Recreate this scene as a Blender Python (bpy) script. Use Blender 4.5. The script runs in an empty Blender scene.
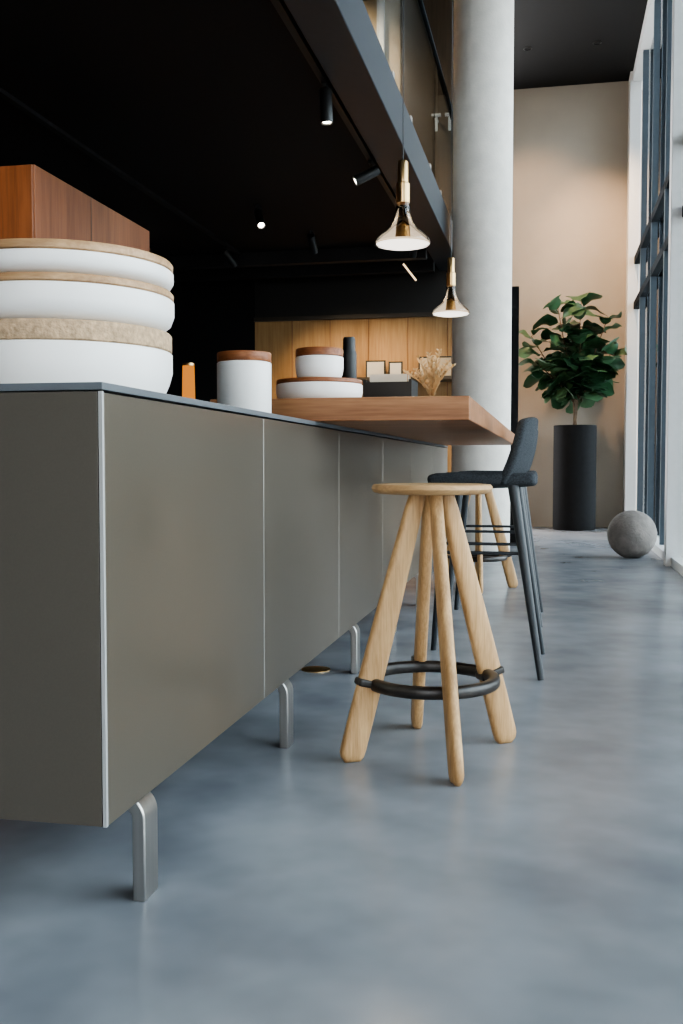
import bpy, bmesh, math, random
from mathutils import Vector, Matrix
random.seed(7)
S = bpy.context.scene
COL = S.collection
S.view_settings.view_transform = 'AgX'
S.view_settings.look = 'AgX - Medium High Contrast'

# ------------------------------------------------------------------ materials
def new_mat(name):
    m = bpy.data.materials.new(name); m.use_nodes = True
    nt = m.node_tree
    for n in list(nt.nodes): nt.nodes.remove(n)
    out = nt.nodes.new('ShaderNodeOutputMaterial')
    return m, nt, out

def pbr(name, col, rough=.5, metal=0., spec=.5, noise=0., nscale=20., bump=0., bscale=60., emis=None, estr=0., coat=0., sheen=0., rvar=0., stretch=(1,1,1), col2=None):
    m, nt, out = new_mat(name)
    b = nt.nodes.new('ShaderNodeBsdfPrincipled')
    nt.links.new(b.outputs[0], out.inputs[0])
    b.inputs['Base Color'].default_value = (*col, 1)
    b.inputs['Roughness'].default_value = rough
    b.inputs['Metallic'].default_value = metal
    b.inputs['Specular IOR Level'].default_value = spec
    b.inputs['Coat Weight'].default_value = coat
    b.inputs['Sheen Weight'].default_value = sheen
    if emis:
        b.inputs['Emission Color'].default_value = (*emis, 1)
        b.inputs['Emission Strength'].default_value = estr
    tc = nt.nodes.new('ShaderNodeTexCoord')
    mp = nt.nodes.new('ShaderNodeMapping'); mp.inputs['Scale'].default_value = stretch
    nt.links.new(tc.outputs['Object'], mp.inputs[0])
    nz = nt.nodes.new('ShaderNodeTexNoise'); nz.inputs['Scale'].default_value = nscale
    nz.inputs['Detail'].default_value = 6
    nt.links.new(mp.outputs[0], nz.inputs['Vector'])
    if noise or col2:
        r = nt.nodes.new('ShaderNodeValToRGB')
        r.color_ramp.elements[0].position = .3; r.color_ramp.elements[1].position = .7
        c2 = col2 or tuple(min(1, c*(1+noise)) for c in col)
        r.color_ramp.elements[0].color = (*[c*(1-noise) for c in col], 1)
        r.color_ramp.elements[1].color = (*c2, 1)
        nt.links.new(nz.outputs[0], r.inputs[0]); nt.links.new(r.outputs[0], b.inputs['Base Color'])
    if rvar:
        mr = nt.nodes.new('ShaderNodeMapRange')
        mr.inputs[3].default_value = max(0, rough-rvar); mr.inputs[4].default_value = rough+rvar
        nt.links.new(nz.outputs[0], mr.inputs[0]); nt.links.new(mr.outputs[0], b.inputs['Roughness'])
    if bump:
        n2 = nt.nodes.new('ShaderNodeTexNoise'); n2.inputs['Scale'].default_value = bscale
        nt.links.new(mp.outputs[0], n2.inputs['Vector'])
        bp = nt.nodes.new('ShaderNodeBump'); bp.inputs['Strength'].default_value = bump; bp.inputs['Distance'].default_value = .01
        nt.links.new(n2.outputs[0], bp.inputs['Height']); nt.links.new(bp.outputs[0], b.inputs['Normal'])
    return m

def wood(name, c1, c2, axis='Y', scale=14., rough=.45, ratio=.06):
    m, nt, out = new_mat(name)
    b = nt.nodes.new('ShaderNodeBsdfPrincipled'); nt.links.new(b.outputs[0], out.inputs[0])
    b.inputs['Roughness'].default_value = rough
    b.inputs['Specular IOR Level'].default_value = .35
    tc = nt.nodes.new('ShaderNodeTexCoord'); mp = nt.nodes.new('ShaderNodeMapping')
    sc = [1, 1, 1]; sc['XYZ'.index(axis)] = ratio
    mp.inputs['Scale'].default_value = sc
    nt.links.new(tc.outputs['Object'], mp.inputs[0])
    n1 = nt.nodes.new('ShaderNodeTexNoise'); n1.inputs['Scale'].default_value = scale; n1.inputs['Detail'].default_value = 8; n1.inputs['Distortion'].default_value = .6
    n2 = nt.nodes.new('ShaderNodeTexNoise'); n2.inputs['Scale'].default_value = scale*7; n2.inputs['Detail'].default_value = 4
    nt.links.new(mp.outputs[0], n1.inputs['Vector']); nt.links.new(mp.outputs[0], n2.inputs['Vector'])
    mx = nt.nodes.new('ShaderNodeMath'); mx.operation = 'MULTIPLY_ADD'; mx.inputs[1].default_value = .4
    nt.links.new(n2.outputs[0], mx.inputs[0])
    m2 = nt.nodes.new('ShaderNodeMath'); m2.operation = 'MULTIPLY'; m2.inputs[1].default_value = .6
    nt.links.new(n1.outputs[0], m2.inputs[0]); nt.links.new(m2.outputs[0], mx.inputs[2])
    r = nt.nodes.new('ShaderNodeValToRGB')
    r.color_ramp.elements[0].position = .36; r.color_ramp.elements[1].position = .64
    r.color_ramp.elements[0].color = (*c1, 1); r.color_ramp.elements[1].color = (*c2, 1)
    nt.links.new(mx.outputs[0], r.inputs[0]); nt.links.new(r.outputs[0], b.inputs['Base Color'])
    bp = nt.nodes.new('ShaderNodeBump'); bp.inputs['Strength'].default_value = .08; bp.inputs['Distance'].default_value = .005
    nt.links.new(mx.outputs[0], bp.inputs['Height']); nt.links.new(bp.outputs[0], b.inputs['Normal'])
    return m

def thin_glass(name, tint=(.95, .97, .98), ior=1.45, rough=.02, fac=None):
    m, nt, out = new_mat(name)
    t = nt.nodes.new('ShaderNodeBsdfTransparent'); t.inputs[0].default_value = (*tint, 1)
    g = nt.nodes.new('ShaderNodeBsdfGlossy'); g.inputs['Roughness'].default_value = rough
    mx = nt.nodes.new('ShaderNodeMixShader')
    if fac is None:
        f = nt.nodes.new('ShaderNodeFresnel'); f.inputs[0].default_value = ior
        nt.links.new(f.outputs[0], mx.inputs[0])
    else: mx.inputs[0].default_value = fac
    nt.links.new(t.outputs[0], mx.inputs[1]); nt.links.new(g.outputs[0], mx.inputs[2])
    nt.links.new(mx.outputs[0], out.inputs[0])
    return m

def emit(name, col, st):
    m, nt, out = new_mat(name)
    e = nt.nodes.new('ShaderNodeEmission'); e.inputs[0].default_value = (*col, 1); e.inputs[1].default_value = st
    nt.links.new(e.outputs[0], out.inputs[0]); return m

M = {}
def floor_mat():
    m, nt, out = new_mat('polished_concrete')
    b = nt.nodes.new('ShaderNodeBsdfPrincipled'); nt.links.new(b.outputs[0], out.inputs[0])
    tc = nt.nodes.new('ShaderNodeTexCoord')
    n1 = nt.nodes.new('ShaderNodeTexNoise'); n1.inputs['Scale'].default_value = 1.7; n1.inputs['Detail'].default_value = 2; n1.inputs['Roughness'].default_value = .5
    n2 = nt.nodes.new('ShaderNodeTexNoise'); n2.inputs['Scale'].default_value = 7; n2.inputs['Detail'].default_value = 2
    for n in (n1, n2): nt.links.new(tc.outputs['Object'], n.inputs['Vector'])
    def madd(a, k, c=None):
        x = nt.nodes.new('ShaderNodeMath'); x.operation = 'MULTIPLY_ADD'; x.inputs[1].default_value = k
        nt.links.new(a, x.inputs[0])
        if c: nt.links.new(c, x.inputs[2])
        else: x.inputs[2].default_value = 0
        return x.outputs[0]
    s = madd(n1.outputs[0], .65, madd(n2.outputs[0], .35))
    r = nt.nodes.new('ShaderNodeValToRGB')
    r.color_ramp.interpolation = 'EASE'
    r.color_ramp.elements[0].position = .15; r.color_ramp.elements[1].position = .85
    r.color_ramp.elements[0].color = (.14, .153, .172, 1); r.color_ramp.elements[1].color = (.34, .356, .382, 1)
    nt.links.new(s, r.inputs[0])
    nt.links.new(r.outputs[0], b.inputs['Base Color'])
    b.inputs['Roughness'].default_value = .26
    return m
M['floor'] = floor_mat()
M['black'] = pbr('black_paint', (.006, .006, .0065), .75, spec=.25, noise=.1)
M['blacksoft'] = pbr('black_matte', (.006, .006, .006), .5, noise=.15)
M['beam'] = pbr('beam_steel_paint', (.035, .04, .047), .45, spec=.3, noise=.05)
M['wall'] = pbr('warm_plaster', (.345, .305, .26), .85, noise=.04, nscale=3, bump=.1, bscale=40)
M['column'] = pbr('cast_concrete', (.72, .68, .62), .75, noise=.07, nscale=9, bump=.2, bscale=70)
M['white'] = pbr('white_frame_paint', (.70, .71, .71), .4, noise=.02)
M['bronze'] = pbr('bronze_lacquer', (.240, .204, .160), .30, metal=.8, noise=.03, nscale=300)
M['bronze_shaded'] = pbr('bronze_lacquer_shaded', (.105, .091, .074), .40, metal=.3, noise=.03, nscale=300)  # darker copy of the lacquer: the end face's shade put into its colour
M['alu'] = pbr('aluminium_edge', (.60, .60, .59), .35, metal=.6, noise=.02)
M['top'] = pbr('graphite_top', (.11, .12, .13), .4, noise=.06)
M['steel'] = pbr('brushed_steel', (.50, .48, .45), .30, metal=1., noise=.08, nscale=90, stretch=(1, 1, .04))
M['walnut'] = wood('bar_walnut', (.22, .09, .036), (.38, .18, .082), 'X', 22)
M['walnutX'] = wood('unit_walnut', (.105, .036, .014), (.19, .072, .030), 'Z', 12)
M['lid'] = wood('lid_walnut', (.16, .05, .018), (.30, .115, .045), 'X', 26)
M['ash'] = wood('ash_wood', (.36, .205, .090), (.60, .38, .19), 'Z', 34, rough=.5, ratio=.07)
M['ashX'] = wood('ash_wood_seat', (.37, .215, .098), (.58, .37, .19), 'X', 26, rough=.5, ratio=.1)
M['rim'] = wood('bowl_lid_wood', (.27, .15, .07), (.48, .30, .16), 'X', 26)
M['cork'] = pbr('cork', (.42, .29, .175), .85, noise=.3, nscale=90, bump=.3, bscale=140)
M['oak'] = wood('oak_panel', (.27, .15, .06), (.40, .24, .11), 'Z', 9)
M['ceramic'] = pbr('white_ceramic', (.86, .835, .80), .38, noise=.01)
M['fabric'] = pbr('charcoal_fabric', (.046, .051, .057), .9, spec=.25, noise=.45, nscale=200, bump=.5, bscale=420)
M['chairleg'] = pbr('charcoal_metal', (.026, .030, .035), .45, noise=.1)
M['ring'] = pbr('dark_stained_ring', (.024, .019, .016), .38, noise=.5, nscale=40)
M['brass'] = pbr('brushed_brass', (.60, .41, .20), .32, metal=1., noise=.05)
M['lens'] = emit('lamp_lens', (1, .93, .82), 2.4)
M['spotlens'] = emit('spot_lens', (1, .9, .75), 25)
M['dimled'] = emit('linear_led', (1, .75, .45), 2.0)
M['warmlamp'] = emit('warm_lamp', (1, .36, .07), .8)
M['glass'] = thin_glass('window_glass', (.86, .92, .95), ior=1.3)
M['rail'] = thin_glass('balustrade_glass', (.76, .79, .79), fac=.12)
M['smoke'] = thin_glass('smoked_bell_glass', (.50, .43, .35), 1.6)
M['pot'] = pbr('black_planter', (.012, .012, .013), .75, spec=.15, noise=.1)
M['soil'] = pbr('soil', (.03, .02, .012), .95, noise=.4, bump=.6)
M['leaf'] = pbr('fig_leaf', (.022, .066, .028), .40, noise=.35, nscale=6)
M['leaf2'] = pbr('fig_leaf_back', (.055, .12, .055), .5, noise=.25, nscale=6)
M['bark'] = pbr('bark', (.11, .07, .04), .8, noise=.3, nscale=30)
M['stone'] = pbr('rough_concrete_ball', (.20, .18, .165), .85, noise=.22, nscale=14, bump=.4, bscale=60)
M['dry'] = pbr('dried_plant', (.50, .35, .19), .8, noise=.25)
M['paper'] = pbr('paper', (.5, .48, .44), .7, noise=.03)
M['beige'] = pbr('beige_wall', (.46, .37, .26), .7, noise=.05)
M['darkbrown'] = pbr('dark_bronze_panel', (.035, .026, .018), .45, noise=.15, nscale=4)
M['brownwood'] = wood('upper_wood_panel', (.060, .042, .027), (.10, .070, .045), 'Z', 6)
M['facade'] = pbr('facade_glass', (.022, .03, .038), .5, noise=.15, nscale=1)
M['fband'] = pbr('facade_band', (.06, .065, .07), .6, noise=.1)
M['pave'] = pbr('paving', (.12, .12, .12), .85, noise=.1)
M['dkframe'] = pbr('dark_window_bar', (.025, .03, .035), .85, spec=.05, noise=.05)
M['greyframe'] = pbr('grey_window_mullion', (.08, .10, .12), .6, spec=.2, noise=.05)
M['trackgrey'] = pbr('track_paint', (.016, .016, .017), .6, spec=.2, noise=.05)

# ------------------------------------------------------------------ helpers
def mk(name, bm, mat, parent=None, smooth=None, loc=(0, 0, 0), bevel=0, seg=2, rot=None):
    bmesh.ops.recalc_face_normals(bm, faces=bm.faces)
    me = bpy.data.meshes.new(name); bm.to_mesh(me); bm.free()
    mats = mat if isinstance(mat, (list, tuple)) else [mat]
    for mm in mats: me.materials.append(M[mm])
    if smooth is not None:
        me.shade_smooth(); me.set_sharp_from_angle(angle=math.radians(smooth))
    o = bpy.data.objects.new(name, me); COL.objects.link(o)
    o.location = loc
    if rot: o.rotation_euler = rot
    if parent: o.parent = parent
    if bevel:
        b = o.modifiers.new('bevel', 'BEVEL'); b.width = bevel; b.segments = seg; b.limit_method = 'ANGLE'
    return o

def group(name, loc=(0, 0, 0), rz=0):
    e = bpy.data.objects.new(name, None); COL.objects.link(e); e.location = loc; e.rotation_euler = (0, 0, rz)
    e.empty_display_size = .1
    return e

def box(name, lo, hi, mat, parent=None, bevel=0, seg=2):
    bm = bmesh.new(); bmesh.ops.create_cube(bm, size=1)
    c = [(a+b)/2 for a, b in zip(lo, hi)]; s = [abs(b-a) for a, b in zip(lo, hi)]
    for v in bm.verts: v.co = Vector((v.co.x*s[0], v.co.y*s[1], v.co.z*s[2]))
    return mk(name, bm, mat, parent, loc=c, bevel=bevel, seg=seg)

def lathe(name, prof, mat, parent=None, seg=64, loc=(0, 0, 0), smooth=40, rot=None):
    bm = bmesh.new(); rings = []
    for r, z in prof:
        if r < 1e-6: rings.append([bm.verts.new((0, 0, z))])
        else: rings.append([bm.verts.new((r*math.cos(2*math.pi*i/seg), r*math.sin(2*math.pi*i/seg), z)) for i in range(seg)])
    for a, b in zip(rings, rings[1:]):
        if len(a) == 1 and len(b) == 1: continue
        for i in range(seg):
            j = (i+1) % seg
            if len(a) == 1: bm.faces.new((a[0], b[i], b[j]))
            elif len(b) == 1: bm.faces.new((a[i], a[j], b[0]))
            else: bm.faces.new((a[i], a[j], b[j], b[i]))
    return mk(name, bm, mat, parent, smooth=smooth, loc=loc, rot=rot)

def add_tube(bm, pts, rad, seg=12, closed=False, caps=True):
    pts = [Vector(p) for p in pts]; n = len(pts)
    if not isinstance(rad, (list, tuple)): rad = [rad]*n
    rings = []; up = None
    for i, p in enumerate(pts):
        if closed: t = pts[(i+1) % n]-pts[i-1]
        else: t = pts[min(i+1, n-1)]-pts[max(i-1, 0)]
        t.normalize()
        if up is None:
            up = Vector((0, 0, 1)) if abs(t.z) < .9 else Vector((1, 0, 0))
        a = (up - t*up.dot(t)).normalized(); b = t.cross(a); up = a
        rings.append([bm.verts.new(p + (a*math.cos(2*math.pi*k/seg)+b*math.sin(2*math.pi*k/seg))*rad[i]) for k in range(seg)])
    rng = range(n) if closed else range(n-1)
    for i in rng:
        A = rings[i]; B = rings[(i+1) % n]
        for k in range(seg):
            l = (k+1) % seg; bm.faces.new((A[k], A[l], B[l], B[k]))
    if caps and not closed:
        bm.faces.new(rings[0]); bm.faces.new(rings[-1])

def tube(name, pts, rad, mat, parent=None, seg=14, closed=False, smooth=50):
    bm = bmesh.new(); add_tube(bm, pts, rad, seg, closed)
    return mk(name, bm, mat, parent, smooth=smooth)

# ------------------------------------------------------------------ camera (eye height 0.77 m, 35 mm lens)
cd = bpy.data.cameras.new('camera'); cam = bpy.data.objects.new('camera', cd); COL.objects.link(cam)
cam.location = (0, 0, .77); cam.rotation_euler = (math.radians(90-2.70), 0, math.radians(11.87))
cd.sensor_fit = 'HORIZONTAL'; cd.sensor_width = 24; cd.lens = 35; cd.clip_start = .05; cd.clip_end = 300
S.camera = cam

# ------------------------------------------------------------------ room shell
XW = .90; YB = 12.7; ZC = 5.4
box('floor', (-8, -6, -.1), (1.15, YB+.2, 0), 'floor')
box('ground_outside', (1.15, -30, -.16), (60, 90, -.1), 'pave')
box('ceiling', (-8, -6, ZC), (1.2, YB+.2, ZC+.2), 'black')
box('wall_back', (-.86, YB, 0), (1.2, YB+.2, ZC), 'wall')
box('wall_left', (-8.2, -6, 0), (-8, YB+.2, ZC), 'black')
# glazed street front behind, unseen; made solid under the mezzanine to darken cabinet end
box('wall_front_blocker', (-8, -6.2, 0), (-1.3, -6, ZC), 'darkbrown')
sf = group('window_2', (0, -6, 0))
for x in (-1.3, 1.02):
    box('post', (x, -.2, 0), (x+.13, 0, ZC), 'white', sf)
box('head', (-1.17, -.2, ZC-.12), (1.02, 0, ZC), 'white', sf)
box('sill', (-1.17, -.2, 0), (1.02, 0, .07), 'white', sf)
# mezzanine slab + edge beam
box('ceiling_mezzanine', (-8, -6, 2.74), (-1.11, 10.0, 2.95), 'black')
box('trim_mezzanine_beam', (-1.11, -6, 2.70), (-.895, 10.0, 2.975), 'beam', bevel=.006)
# lower back walls under mezzanine
box('wall_oak_panelling', (-3.02, 10.0, 0), (-.62, 10.1, 2.27), 'oak')
box('wall_back_left', (-8, 10.0, 0), (-3.02, 10.15, 2.74), 'black')
box('wall_bulkhead', (-3.02, 10.0, 2.27), (-.62, 10.15, 2.95), 'blacksoft')
box('wall_dark_partition', (-.62, 10.0, 0), (-.325, 10.12, 2.52), 'black')
# downstand ceiling beams under the mezzanine
for i, yy in enumerate((8.95, 9.55)):
    box('trim_ceiling_beam_%d' % (i+1), (-7.9, yy, 2.62), (-1.112, yy+.10, 2.7395), 'trackgrey', bevel=.003)
box('trim_panel_cap', (-3.02, 9.96, 2.25), (-.63, 9.999, 2.29), 'darkbrown')
# groove lines in panelling
gv = group('trim_panel_grooves', (0, 0, 0))
for i in range(1, 6):
    x = -3.02 + i*.4
    box('groove', (x-.003, 9.994, 0), (x+.003, 9.999, 2.25), 'walnutX', gv)
# upstairs wall
box('wall_upper_beige', (-8, 10.0, 2.95), (-1.50, 10.15, ZC), 'beige')
box('wall_upper_wood', (-1.50, 10.0, 2.95), (-.86, 10.15, ZC), 'brownwood')
box('trim_upper_post', (-1.73, 9.93, 2.96), (-1.66, 9.995, ZC), 'white')
gb = group('glass_balustrade', (-.93, 0, 2.975))
y = -1.
k = 0
while y < 9.4:
    box('pane_%d' % k, (-.006, y, 0), (.006, min(y+1.78, 9.9), 1.02), 'rail', gb)
    for q in (.35, 1.4):
        if y+q < 9.8: box('clamp', (-.018, y+q, 0), (.018, y+q+.05, .07), 'steel', gb, bevel=.003)
    y += 1.8; k += 1
box('handrail', (-.02, -1, 1.02), (.02, 9.9, 1.04), 'dkframe', gb)

# window wall on the right
ww = group('window_1', (0, 0, 0))
posts = [-5.9, -3.6, -1.3, 1.0, 3.3, 5.6, 7.9]
for i, yy in enumerate(posts):
    box('post_%d' % i, (XW-.04, yy, 0), (XW+.2, yy+.13, ZC), 'white', ww, bevel=.004)
box('corner_post', (XW-.03, 12.40, 0), (XW+.10, 12.699, ZC), 'white', ww, bevel=.004)
for yy in (9.1, 10.3, 11.5):
    box('slim_mullion', (XW+.04, yy, .07), (XW+.10, yy+.06, ZC-.12), 'greyframe', ww)
box('sill', (XW+.0, -6, 0), (XW+.2, YB, .07), 'white', ww)
box('head', (XW+.0, -6, ZC-.12), (XW+.2, YB, ZC), 'white', ww)
for z in (2.62, 3.15):
    box('transom', (XW+.04, -6, z), (XW+.105, YB, z+.08), 'dkframe', ww)
allp = posts+[12.40]
for i in range(len(allp)-1):
    box('glazing_%d' % i, (XW+.11, allp[i]+.13, .07), (XW+.118, allp[i+1], ZC-.12), 'glass', ww)
# neighbouring building far away
nb = group('neighbouring_building', (14, 62, 0))
box('mass', (-12.5, 0, -.1), (26, 14, 26), 'facade', nb)
for i in range(9):
    box('floor_band', (-12.6, -.12, 1+i*2.9), (26, 0, 1.5+i*2.9), 'fband', nb)
for i in range(14):
    box('fin', (-12.5+i*2.8, -.2, 0), (-12.2+i*2.8, -.12, 26), 'fband', nb)

# column
lathe('concrete_column', [(0, 0), (.255, 0), (.255, ZC), (0, ZC)], 'column', loc=(-.60, 8.76, 0), seg=96)

# ------------------------------------------------------------------ sideboard island
CX = -.69; CY0 = 1.468; ZB = .191; ZT = .90; MOD = .887
cab = group('kitchen_island_sideboard', (0, 0, 0))
box('carcass', (-1.35, CY0+.006, ZB+.004), (CX-.02, CY0+6*MOD, ZT-.014), 'bronze_shaded', cab)
box('end_panel', (-1.35, CY0-.012, ZB), (CX-.0075, CY0+.006, ZT-.014), 'bronze_shaded', cab, bevel=.001)
box('end_edge_strip', (CX-.0055, CY0-.0125, ZB), (CX+.0006, CY0-.006, ZT-.014), 'alu', cab)
for i in range(6):
    box('door_front_%d' % i, (CX-.02, CY0+i*MOD+(.0025 if i else -.005), ZB), (CX, CY0+(i+1)*MOD-.0025, ZT-.016), 'bronze', cab, bevel=.0012)
    if i: box('seam_strip_%d' % i, (CX-.019, CY0+i*MOD-.002, ZB+.001), (CX-.0006, CY0+i*MOD+.002, ZT-.017), 'alu', cab)
box('worktop', (-1.36, CY0-.014, ZT-.012), (CX+.002, CY0+6*MOD, ZT), 'top', cab, bevel=.001)
box('underside_rail', (-1.30, CY0+.10, ZB-.03), (-1.24, CY0+6*MOD-.1, ZB+.004), 'dkframe', cab)
def foot(y):
    # flat bar bent down from the underside
    bm = bmesh.new()
    r = .045; th = .024; path = []
    xo = CX-.002
    outer = [(-1.33, ZB), (xo-r, ZB)] + [(xo-r+r*math.sin(a), ZB-r+r*math.cos(a)) for a in [math.radians(t) for t in range(10, 91, 10)]] + [(xo, 0)]
    ri = r-th
    inner = [(-1.33, ZB-th), (xo-r, ZB-th)] + [(xo-r+ri*math.sin(a), ZB-r+ri*math.cos(a)) for a in [math.radians(t) for t in range(10, 91, 10)]] + [(xo-th, 0)]
    rows = []
    for (ox, oz), (ix, iz) in zip(outer, inner):
        rows.append([bm.verts.new((ox, y, oz)), bm.verts.new((ox, y+.062, oz)), bm.verts.new((ix, y+.062, iz)), bm.verts.new((ix, y, iz))])
    for a, b in zip(rows, rows[1:]):
        for k in range(4):
            l = (k+1) % 4; bm.faces.new((a[k], a[l], b[l], b[k]))
    bm.faces.new(rows[0]); bm.faces.new(rows[-1])
    o = mk('metal_foot', bm, 'steel', cab, smooth=30, bevel=.003)
for yy in (1.612, 2.585, 3.57, 4.47, 5.38, 6.6): foot(yy)

# bar top
box('wooden_bar_top', (-1.02, 2.90, .9005), (-.232, 6.6, .97), 'walnut', bevel=.003)

# ------------------------------------------------------------------ bowls
def lidded(name, loc, R, H, lidH, lidmat, base=.82, lidover=0):
    g = group(name, loc)
    hb = H-lidH
    lathe('bowl', [(0, 0), (R*base, 0), (R*(base+.07), .004), (R*.97, hb*.28), (R, hb*.55), (R, hb-.003), (R-.003, hb), (0, hb)], 'ceramic', g, seg=96)
    Rl = R+lidover
    lathe('lid', [(0, hb+.0005), (Rl-.004, hb+.0005), (Rl-.001, hb+.003), (Rl-.001, H-.004), (Rl-.004, H), (0, H)], lidmat, g, seg=96)
    return g
bx, by = -.905, 1.75
lidded('serving_bowl', (bx, by, .9005), .203, .118, .036, 'cork', base=.86)
lidded('serving_bowl', (bx+.002, by, 1.019), .205, .077, .015, 'rim')
lidded('serving_bowl', (bx, by+.003, 1.0965), .205, .056, .017, 'rim')
# canister
g = group('ceramic_canister', (-.80, 2.55, .9005))
lathe('jar', [(0, 0), (.069, 0), (.072, .004), (.072, .138), (.069, .141), (0, .141)], 'ceramic', g)
lathe('lid', [(0, .1415), (.071, .1415), (.072, .143), (.072, .163), (.070, .166), (0, .166)], 'lid', g)
# low dish and small bowl
lidded('shallow_dish', (-.735, 3.15, .9705), .140, .072, .014, 'lid')
lidded('small_lidded_bowl', (-.735, 3.15, 1.043), .078, .100, .026, 'lid')
# thermos
g = group('thermos_flask', (-.70, 3.46, .9705))
lathe('body', [(0, 0), (.025, 0), (.027, .003), (.027, .19), (.024, .2), (.022, .205), (.022, .24), (.019, .248), (0, .248)], 'blacksoft', g)
# open sample box with cards
g = group('sample_box', (-.66, 4.15, .9705))
box('bottom', (-.1, -.1, 0), (.1, .1, .01), 'blacksoft', g)
box('side_left', (-.1, -.1, .01), (-.088, .1, .15), 'blacksoft', g)
box('side_right', (.088, -.1, .01), (.1, .1, .15), 'blacksoft', g)
box('side_back', (-.088, .088, .01), (.088, .1, .15), 'blacksoft', g)
box('side_front', (-.088, -.1, .01), (.088, -.088, .14), 'blacksoft', g)
for i, mm in enumerate(['paper', 'rim', 'paper', 'beige', 'rim']):
    o = box('card_%d' % i, (-.08, -.06+i*.028, .012), (.075, -.054+i*.028, .175), mm, g)
# dried grass plumes in a small pot
g = group('dried_grass_arrangement', (-.465, 3.95, .9705))
lathe('vase', [(0, 0), (.028, 0), (.034, .01), (.03, .03), (.015, .05), (.017, .06), (.012, .06), (.012, .02), (0, .02)], 'rim', g)
bm = bmesh.new()
rr = random.Random(3)
for s in range(11):
    az = s*2.4; lean = .03+.07*((s*37 % 10)/10); h = .09+.12*((s*53 % 10)/10)
    N = 14
    pts = [Vector((math.cos(az)*lean*t*t*1.2, math.sin(az)*lean*t*t*.6, .05+h*t)) for t in [i/N for i in range(N+1)]]
    add_tube(bm, pts, [.0018]*(N+1), 5)
    for i in range(3, N+1):
        p = pts[i]; fw = math.sin(math.pi*min(1, .2+.7*(i-3)/(N-3)))
        for q_ in range(9):
            a = rr.uniform(0, 6.283); L = (.012+.016*fw)*rr.uniform(.8, 1.2)
            d = Vector((math.cos(a)*.75, math.sin(a)*.75, .75)).normalized()*L
            w = d.cross(Vector((-math.sin(a), math.cos(a), .3))).normalized()*.004
            q = p+d*.5
            v = [bm.verts.new(p), bm.verts.new(q+w), bm.verts.new(p+d), bm.verts.new(q-w)]
            bm.faces.new(v)
mk('plumes', bm, 'dry', g)

# ------------------------------------------------------------------ stools
def stool(loc, rz, name='wooden_bar_stool'):
    g = group(name, loc, rz)
    R = .160
    lathe('seat', [(0, .694), (R-.02, .694), (R-.005, .699), (R, .707), (R-.001, .714), (R-.006, .719), (R-.02, .72), (0, .717)], 'ashX', g, seg=72)
    for k, (deg, rr) in enumerate([(35, .240), (106, .262), (213.5, .234), (290, .276)]):
        az = math.radians(deg)
        er = Vector((math.cos(az), math.sin(az), 0)); et = Vector((-math.sin(az), math.cos(az), 0))
        top = er*.042+Vector((0, 0, .6935)); bot = er*rr
        ax = (bot-top).normalized(); ur = et.cross(ax).normalized()
        L = (bot-top).length
        bm = bmesh.new(); rings = []
        N = 22
        for i in range(N+1):
            t = 1-(1-i/N)**1.5
            dist = (1-t)*L
            wr = .023+.012*math.sin(min(1, t*1.2)*math.pi/2); wt = .0165
            e = 1.
            if dist < .03: e = math.sqrt(max(0, 1-((.03-dist)/.03)**2))
            wr_, wt_ = wr*(.45+.55*e), wt*(.45+.55*e)
            c = top+ax*(L*t)
            ring = []
            for j in range(20):
                a = 2*math.pi*j/20; ca, sa = math.cos(a), math.sin(a)
                ca = math.copysign(abs(ca)**.75, ca); sa = math.copysign(abs(sa)**.75, sa)
                p = c+ur*wr_*ca+et*wt_*sa
                if i == 0: p.z = .6935
                if i == N or p.z < 0: p.z = max(0, p.z) if i < N else 0
                ring.append(bm.verts.new(p))
            rings.append(ring)
        for A, B in zip(rings, rings[1:]):
            for j in range(20):
                l = (j+1) % 20; bm.faces.new((A[j], A[l], B[l], B[j]))
        bm.faces.new(rings[0]); bm.faces.new(rings[-1])
        mk('leg_%d' % (k+1), bm, 'ash', g, smooth=60)
        # bracket clamp around the leg where the ring meets it
        zc = .200; tt = (.6935-zc)/.6935; c = top.lerp(bot, tt)
        bm = bmesh.new(); bmesh.ops.create_cube(bm, size=1)
        for v in bm.verts:
            q = v.co.copy()
            v.co = c+ur*(q.x*.074)+et*(q.y*.042)+ax*(q.z*.020)
        if k != 3: mk('ring_bracket_%d' % (k+1), bm, 'ring', g, bevel=.006, seg=3)
        else: bm.free()
    # footrest ring, flattened oval section
    bm = bmesh.new(); seg = 80; rings = []
    for i in range(seg):
        a = 2*math.pi*i/seg
        er = Vector((math.cos(a), math.sin(a), 0)); ring = []
        for j in range(14):
            b = 2*math.pi*j/14
            cb, sb = math.cos(b), math.sin(b)
            cb = math.copysign(abs(cb)**.75, cb); sb = math.copysign(abs(sb)**.75, sb)
            ring.append(bm.verts.new(er*(.168+.016*cb)+Vector((0, 0, .198+.0165*sb))))
        rings.append(ring)
    for i in range(seg):
        A, B = rings[i], rings[(i+1) % seg]
        for j in range(14):
            l = (j+1) % 14; bm.faces.new((A[j], A[l], B[l], B[j]))
    mk('footrest_ring', bm, 'ring', g, smooth=60)
    return g
stool((-.309, 2.635, 0), 0)
stool((-.443, 6.23, 0), math.radians(-12))

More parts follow.
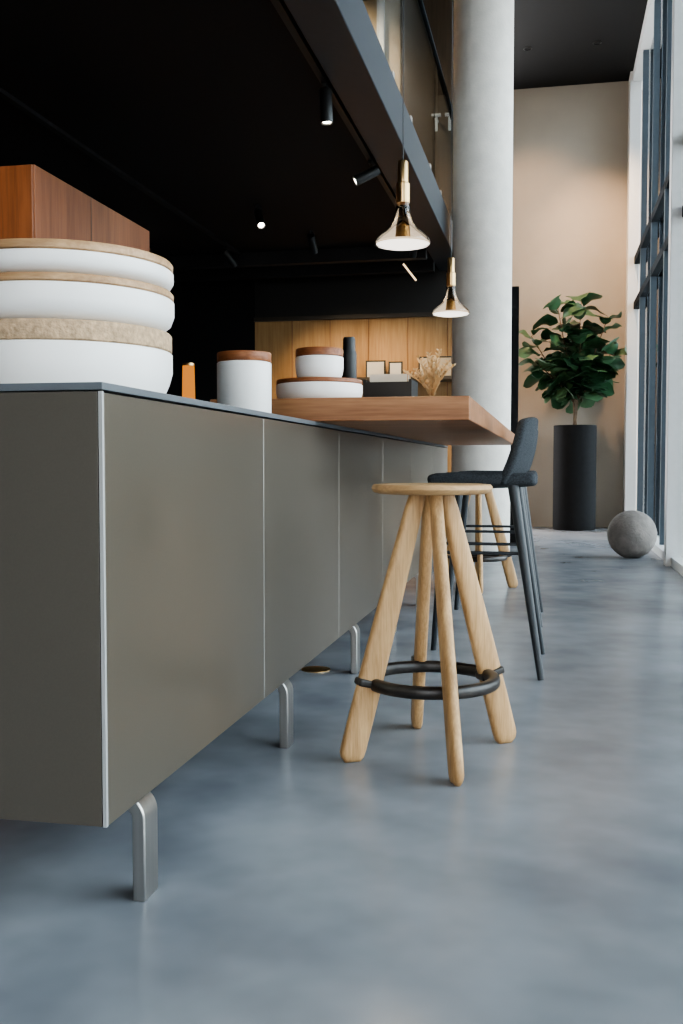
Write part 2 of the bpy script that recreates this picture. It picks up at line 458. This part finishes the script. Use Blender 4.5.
# ------------------------------------------------------------------ upholstered bar chairs (facing the island, -X)
def chair(loc):
    g = group('upholstered_bar_chair', loc)
    # seat shell
    bm = bmesh.new(); N = 12; W = .225; grid = []
    for i in range(N+1):
        row = []
        for j in range(N+1):
            u = -1+2*i/N; v = -1+2*j/N
            x = u*.20*(1-.03*v*v); y = v*W*(1-.06*(u*u))
            z = .715-.012*(1-u*u)*(1-v*v)+.006*v*v
            if u < -.8: z -= .012*(abs(u)-.8)/.2
            row.append(bm.verts.new((x-.0, y, z)))
        grid.append(row)
    for i in range(N):
        for j in range(N): bm.faces.new((grid[i][j], grid[i+1][j], grid[i+1][j+1], grid[i][j+1]))
    o = mk('seat', bm, 'fabric', g, smooth=60)
    sm = o.modifiers.new('s', 'SOLIDIFY'); sm.thickness = .045; sm.offset = 0
    bv = o.modifiers.new('b', 'BEVEL'); bv.width = .016; bv.segments = 3
    # backrest shell: curves up out of the seat
    bm = bmesh.new(); grid = []
    for i in range(N+1):
        t = i/N
        row = []
        for j in range(N+1):
            v = -1+2*j/N
            w = W*(1.0-.06*t-.10*max(0, t-.8)/.2*(abs(v)**3))
            x = .125+.060*t+.012*math.sin(t*math.pi)-.055*(v*v)*(1-.25*t)
            z = .70+.25*t-.015*max(0, t-.6)/.4*(v*v)
            row.append(bm.verts.new((x, v*w, z)))
        grid.append(row)
    for i in range(N):
        for j in range(N): bm.faces.new((grid[i][j], grid[i+1][j], grid[i+1][j+1], grid[i][j+1]))
    o = mk('backrest', bm, 'fabric', g, smooth=60)
    sm = o.modifiers.new('s', 'SOLIDIFY'); sm.thickness = .036; sm.offset = 0
    bv = o.modifiers.new('b', 'BEVEL'); bv.width = .014; bv.segments = 3
    legs = [((.115, -.19, .70), (.222, -.25, 0)), ((.115, .19, .70), (.222, .25, 0)),
            ((-.165, -.19, .70), (-.222, -.25, 0)), ((-.165, .19, .70), (-.222, .25, 0))]
    P = []
    for k, (a, b) in enumerate(legs):
        a = Vector(a); b = Vector(b)
        pts = [a.lerp(b, t) for t in (0, .25, .5, .75, 1)]
        P.append((a, b)); tube('leg_%d' % (k+1), pts, [.020, .018, .016, .014, .012], 'chairleg', g)
    def at(k, z):
        a, b = P[k]; return a.lerp(b, (a.z-z)/a.z)
    for n, (i, j, z) in enumerate([(0, 2, .45), (1, 3, .45), (2, 3, .36)]):
        tube('rail_%d' % n, [at(i, z), at(j, z)], .0065, 'chairleg', g)
    return g
chair((-.25, 3.86, 0))
chair((-.265, 5.04, 0))

# ------------------------------------------------------------------ pendants
def pendant(x, y, zb):
    g = group('pendant_lamp', (x, y, zb))
    lathe('glass_bell', [(.100, .012), (.103, .020), (.098, .034), (.078, .052), (.055, .070), (.038, .095), (.028, .125), (.024, .155), (.0235, .165)], 'smoke', g, seg=64)
    lathe('lens', [(0, 0), (.04, .001), (.075, .006), (.099, .016), (.099, .020), (.06, .026), (0, .03)], 'lens', g, seg=64)
    lathe('inner_cone', [(.0, .031), (.03, .031), (.024, .08), (.0, .1)], 'brass', g, seg=32)
    lathe('brass_body', [(.0, .165), (.0245, .165), (.0255, .17), (.0255, .235), (.020, .24), (.020, .315), (.016, .32), (.0, .32)], 'brass', g, seg=40)
    tube('cord', [(0, 0, .32), (0, 0, ZC-zb)], .0022, 'blacksoft', g, seg=6)
    l = bpy.data.lights.new('pendant_glow', 'POINT'); l.energy = 8; l.color = (1, .8, .55); l.shadow_soft_size = .06
    lo = bpy.data.objects.new('pendant_glow', l); COL.objects.link(lo); lo.parent = g; lo.location = (0, 0, -.08)
pendant(-.55, 3.73, 1.58)
pendant(-.55, 5.55, 1.59)

# ------------------------------------------------------------------ tracks & spotlights
box('lighting_track', (-1.17, -1, 2.715), (-1.135, 8.9, 2.739), 'blacksoft')
box('lighting_track', (-2.87, -1, 2.715), (-2.83, 8.9, 2.739), 'trackgrey')
def aim(o, d):
    o.rotation_euler = Vector(d).to_track_quat('-Z', 'Y').to_euler()
def spotfix(x, y, d, e=60, col=(1, .82, .6), size=70, L=.17, zt=2.714, lens='spotlens'):
    g = group('track_spotlight', (x, y, zt))
    box('adapter', (-.012, -.05, -.018), (.012, .05, 0), 'blacksoft', g)
    tube('stem', [(0, 0, -.018), (0, 0, -.05)], .006, 'blacksoft', g, seg=8)
    h = bpy.data.objects.new('head', None); COL.objects.link(h); h.parent = g; h.location = (0, 0, -.07); aim(h, d)
    lathe('housing', [(0, .05), (.030, .05), (.032, .046), (.032, .05-L), (.028, .05-L), (.026, .06-L), (0, .06-L)], 'blacksoft', h, seg=32)
    lathe('lens', [(0, .059-L), (.022, .059-L), (.022, .057-L), (0, .057-L)], lens, h, seg=24)
    if e:
        l = bpy.data.lights.new('beam', 'SPOT'); l.energy = e; l.color = col; l.spot_size = math.radians(size); l.spot_blend = .8; l.shadow_soft_size = .03
        lo = bpy.data.objects.new('beam', l); COL.objects.link(lo); lo.parent = h; lo.location = (0, 0, .04-L)
def downlight(x, y, d, e, col, size, z=ZC):
    g = group('recessed_downlight', (x, y, z-.0005))
    lathe('trim_ring', [(.045, 0), (.05, -.004), (.04, -.006), (.038, 0)], 'blacksoft', g, seg=32)
    l = bpy.data.lights.new('beam', 'SPOT'); l.energy = e; l.color = col; l.spot_size = math.radians(size); l.spot_blend = 1; l.shadow_soft_size = .08
    lo = bpy.data.objects.new('beam', l); COL.objects.link(lo); lo.parent = g; lo.location = (0, 0, -.02); aim(lo, d)
spotfix(-1.15, 5.08, (.05, 0, -1), 30)
spotfix(-1.15, 6.4, (-.9, -.3, -.5), 30)
spotfix(-2.85, 8.6, (.7, 1, -1.2), 100, col=(1, .74, .45))
spotfix(-1.15, 8.5, (-.35, 1, -1.0), 100, col=(1, .74, .45))
spotfix(-2.0, 8.3, (0, 1, -.9), 70, zt=2.739, col=(1, .74, .45))
spotfix(-1.9, 3.2, (-.6, .55, -.45), 90, zt=2.739)  # unseen spot off the tracks, added to light the walnut unit
spotfix(-3.6, 8.6, (.2, -.5, -.7), 0, zt=2.739)
spotfix(-2.2, 7.4, (.3, -.5, -.7), 0, zt=2.739)
# warm wall-wash above the plant (recessed in the upper ceiling)
downlight(-.30, 11.5, (.1, 1.2, -2.7), 330, (1, .66, .40), 80)
downlight(.45, 11.5, (.15, 1.2, -3.5), 780, (1, .66, .40), 68)
# upstairs lamp
downlight(-2.3, 8.9, (-.3, 1.0, -1.0), 1000, (1, .78, .54), 120)

# small white T-shaped fixtures on the upper wall
for dx in (0, .13):
    g = group('white_wall_fixture', (-1.13+dx, 9.999, 4.15))
    box('arm', (-.01, -.12, 0), (.01, 0, .02), 'white', g)
    box('head', (-.045, -.15, .02), (.045, -.1, .04), 'white', g)
    box('drop', (-.012, -.13, -.12), (.012, -.11, 0), 'white', g)

# ------------------------------------------------------------------ tall walnut unit
g = group('tall_walnut_cabinet', (0, 0, 0))
box('side_and_top', (-3.7, 4.41, 0), (-2.42, 5.8, 2.2), 'walnutX', g, bevel=.003)
box('front_door_a', (-3.05, 4.39, .05), (-2.425, 4.409, 2.195), 'walnutX', g, bevel=.002)
box('front_door_b', (-3.68, 4.39, .05), (-3.055, 4.409, 2.195), 'walnutX', g, bevel=.002)
box('groove', (-2.4195, 5.0, .0), (-2.4185, 5.006, 2.2), 'darkbrown', g)
# console with glowing lamp
g = group('console_table', (-2.45, 7.2, 0))
box('top', (-.45, -.2, .82), (.45, .2, .86), 'darkbrown', g, bevel=.003)
for sx in (-1, 1):
    for sy in (-1, 1): box('leg', (sx*.42-.02, sy*.17-.02, 0), (sx*.42+.02, sy*.17+.02, .82), 'darkbrown', g)
g = group('table_lamp', (-2.70, 7.2, .8605))
lathe('base', [(0, 0), (.07, 0), (.07, .012), (.015, .02), (.012, .40), (0, .40)], 'brass', g)
lathe('shade', [(.05, .40), (.045, .66), (.0, .66)], 'warmlamp', g)
lathe('cap', [(0, .662), (.047, .662), (.044, .68), (0, .68)], 'brass', g)

# back-wall shelf with objects
g = group('wall_shelf', (0, 0, 0))
box('board', (-2.55, 9.70, 1.60), (-.7, 9.993, 1.635), 'darkbrown', g)
def frame(x, z, w, h, y=9.9, mm='paper'):
    g = group('picture_frame', (x, y, z))
    box('frame', (-w/2, -.012, 0), (w/2, .012, h), 'blacksoft', g)
    box('print', (-w/2+.015, -.014, .015), (w/2-.015, -.0121, h-.015), mm, g)
frame(-1.73, 1.6355, .20, .18); frame(-1.52, 1.6355, .14, .16, 9.85)
frame(-1.13, 1.6355, .34, .21, 9.92, 'beige')
frame(-2.35, 1.6355, .16, .2, 9.9, 'rim')
g = group('stack_of_books', (-2.1, 9.85, 1.6355))
for i in range(4): box('book_%d' % i, (-.11+.006*i, -.07, i*.03), (.1, .07, i*.03+.028), ['paper', 'lid', 'rim', 'blacksoft'][i], g)
tube('linear_pendant_lamp', [(-1.35, 9.2, 2.62), (-1.22, 9.1, 2.45)], .008, 'dimled')

# ------------------------------------------------------------------ planter with fiddle-leaf fig
g = group('potted_fiddle_leaf_fig', (.275, 12.2, 0))
lathe('planter', [(0, 0), (.24, 0), (.25, .01), (.25, 1.235), (.245, 1.24), (.232, 1.24), (.228, 1.235), (.228, 1.17), (0, 1.17)], 'pot', g, seg=72)
lathe('soil', [(0, 1.19), (.15, 1.185), (.227, 1.175)], 'soil', g, seg=32)
bm = bmesh.new(); lb = bmesh.new()
base = Vector((0, 0, 1.17)); leaves = []
ends = [(-.52, -.05, 2.3), (-.22, -.12, 2.64), (.06, .05, 2.68), (.36, -.08, 2.5), (.44, -.12, 2.05), (-.42, -.15, 1.95), (.05, -.2, 2.2), (-.05, .08, 2.4), (.22, -.2, 1.85)]
for bi, e in enumerate(ends):
    e = Vector(e); fork = Vector((random.uniform(-.03, .03), random.uniform(-.03, .03), 1.5+.05*(bi % 3)))
    ctrl = fork.lerp(e, .5)+Vector((0, 0, -.03))
    pts = [base+Vector((.02*math.cos(bi), .02*math.sin(bi), 0)), base.lerp(fork, .5), fork] + [fork*(1-t)**2+ctrl*2*t*(1-t)+e*t*t for t in (.25, .5, .75, 1)]
    add_tube(bm, pts, [.016, .014, .012, .010, .008, .006, .004], 7)
    n = 19
    for k in range(n):
        t = .18+.82*k/(n-1)
        p = fork*(1-t)**2+ctrl*2*t*(1-t)+e*t*t
        az = k*2.39996+bi*1.3
        el = -.15+.75*t+random.uniform(-.2, .25)
        leaves.append((p, az, el, random.uniform(.24, .34)))
prof = [(0, .03), (.08, .16), (.2, .27), (.34, .27), (.48, .31), (.64, .42), (.8, .42), (.92, .27), (1, .03)]
for p, az, el, L in leaves:
    d = Vector((math.cos(az)*math.cos(el), math.sin(az)*math.cos(el), math.sin(el)))
    side = d.cross(Vector((0, 0, 1))).normalized()
    roll = random.uniform(-.9, .9); nrm = side.cross(d).normalized()
    side2 = side*math.cos(roll)+nrm*math.sin(roll); nrm2 = side2.cross(d).normalized()
    rows = []
    for t, w in prof:
        c = p+d*(L*(t+.12))+Vector((0, 0, -1))*(.4*L*t*t)
        wv = .016*math.sin(t*9+az)
        row = []
        for s, q in ((-1, .10), (-.55, .03), (0, -.03), (.55, .03), (1, .10)):
            pt = c+side2*(s*w*L)+nrm2*(q*L*w*1.2+wv*abs(s))
            wx = .275+pt.x
            if wx > .85: pt.x = .575-(wx-.85)*.3
            if pt.y+12.2 > 12.66: pt.y = .46-(pt.y-.46)*.2
            row.append(lb.verts.new(pt))
        rows.append(row)
    mi = 1 if random.random() < .2 else 0
    for A, B in zip(rows, rows[1:]):
        for k in range(4):
            f = lb.faces.new((A[k], A[k+1], B[k+1], B[k])); f.material_index = mi
    add_tube(bm, [p, p+d*L*.13], .003, 5)
mk('branches', bm, 'bark', g, smooth=60)
mk('leaves', lb, ['leaf', 'leaf2'], g, smooth=80)

# concrete ball
bm = bmesh.new(); bmesh.ops.create_uvsphere(bm, u_segments=64, v_segments=40, radius=.200)
for v in bm.verts:
    if v.co.z < -.192: v.co.z = -.192
    n = v.co.normalized(); v.co += n*.0015*math.sin(23*n.x+17*n.y)*math.sin(19*n.z)
mk('concrete_ball', bm, 'stone', None, smooth=60, loc=(.665, 8.60, .194))

# floor outlet
g = group('floor_socket_cover', (-.86, 3.62, 0))
lathe('brass_ring', [(0, .0005), (.055, .0005), (.055, .003), (.05, .004), (0, .004)], 'brass', g)

# ------------------------------------------------------------------ sky
w = bpy.data.worlds.new('sky'); S.world = w; w.use_nodes = True
nt = w.node_tree
bg = nt.nodes['Background']
tc = nt.nodes.new('ShaderNodeTexCoord'); sp = nt.nodes.new('ShaderNodeSeparateXYZ'); rp = nt.nodes.new('ShaderNodeValToRGB')
nt.links.new(tc.outputs['Generated'], sp.inputs[0]); nt.links.new(sp.outputs[2], rp.inputs[0]); nt.links.new(rp.outputs[0], bg.inputs[0])
rp.color_ramp.elements[0].position = 0; rp.color_ramp.elements[0].color = (.97, .97, .96, 1)
rp.color_ramp.elements[1].position = .8; rp.color_ramp.elements[1].color = (.86, .93, 1, 1)
bg.inputs[1].default_value = 9.2
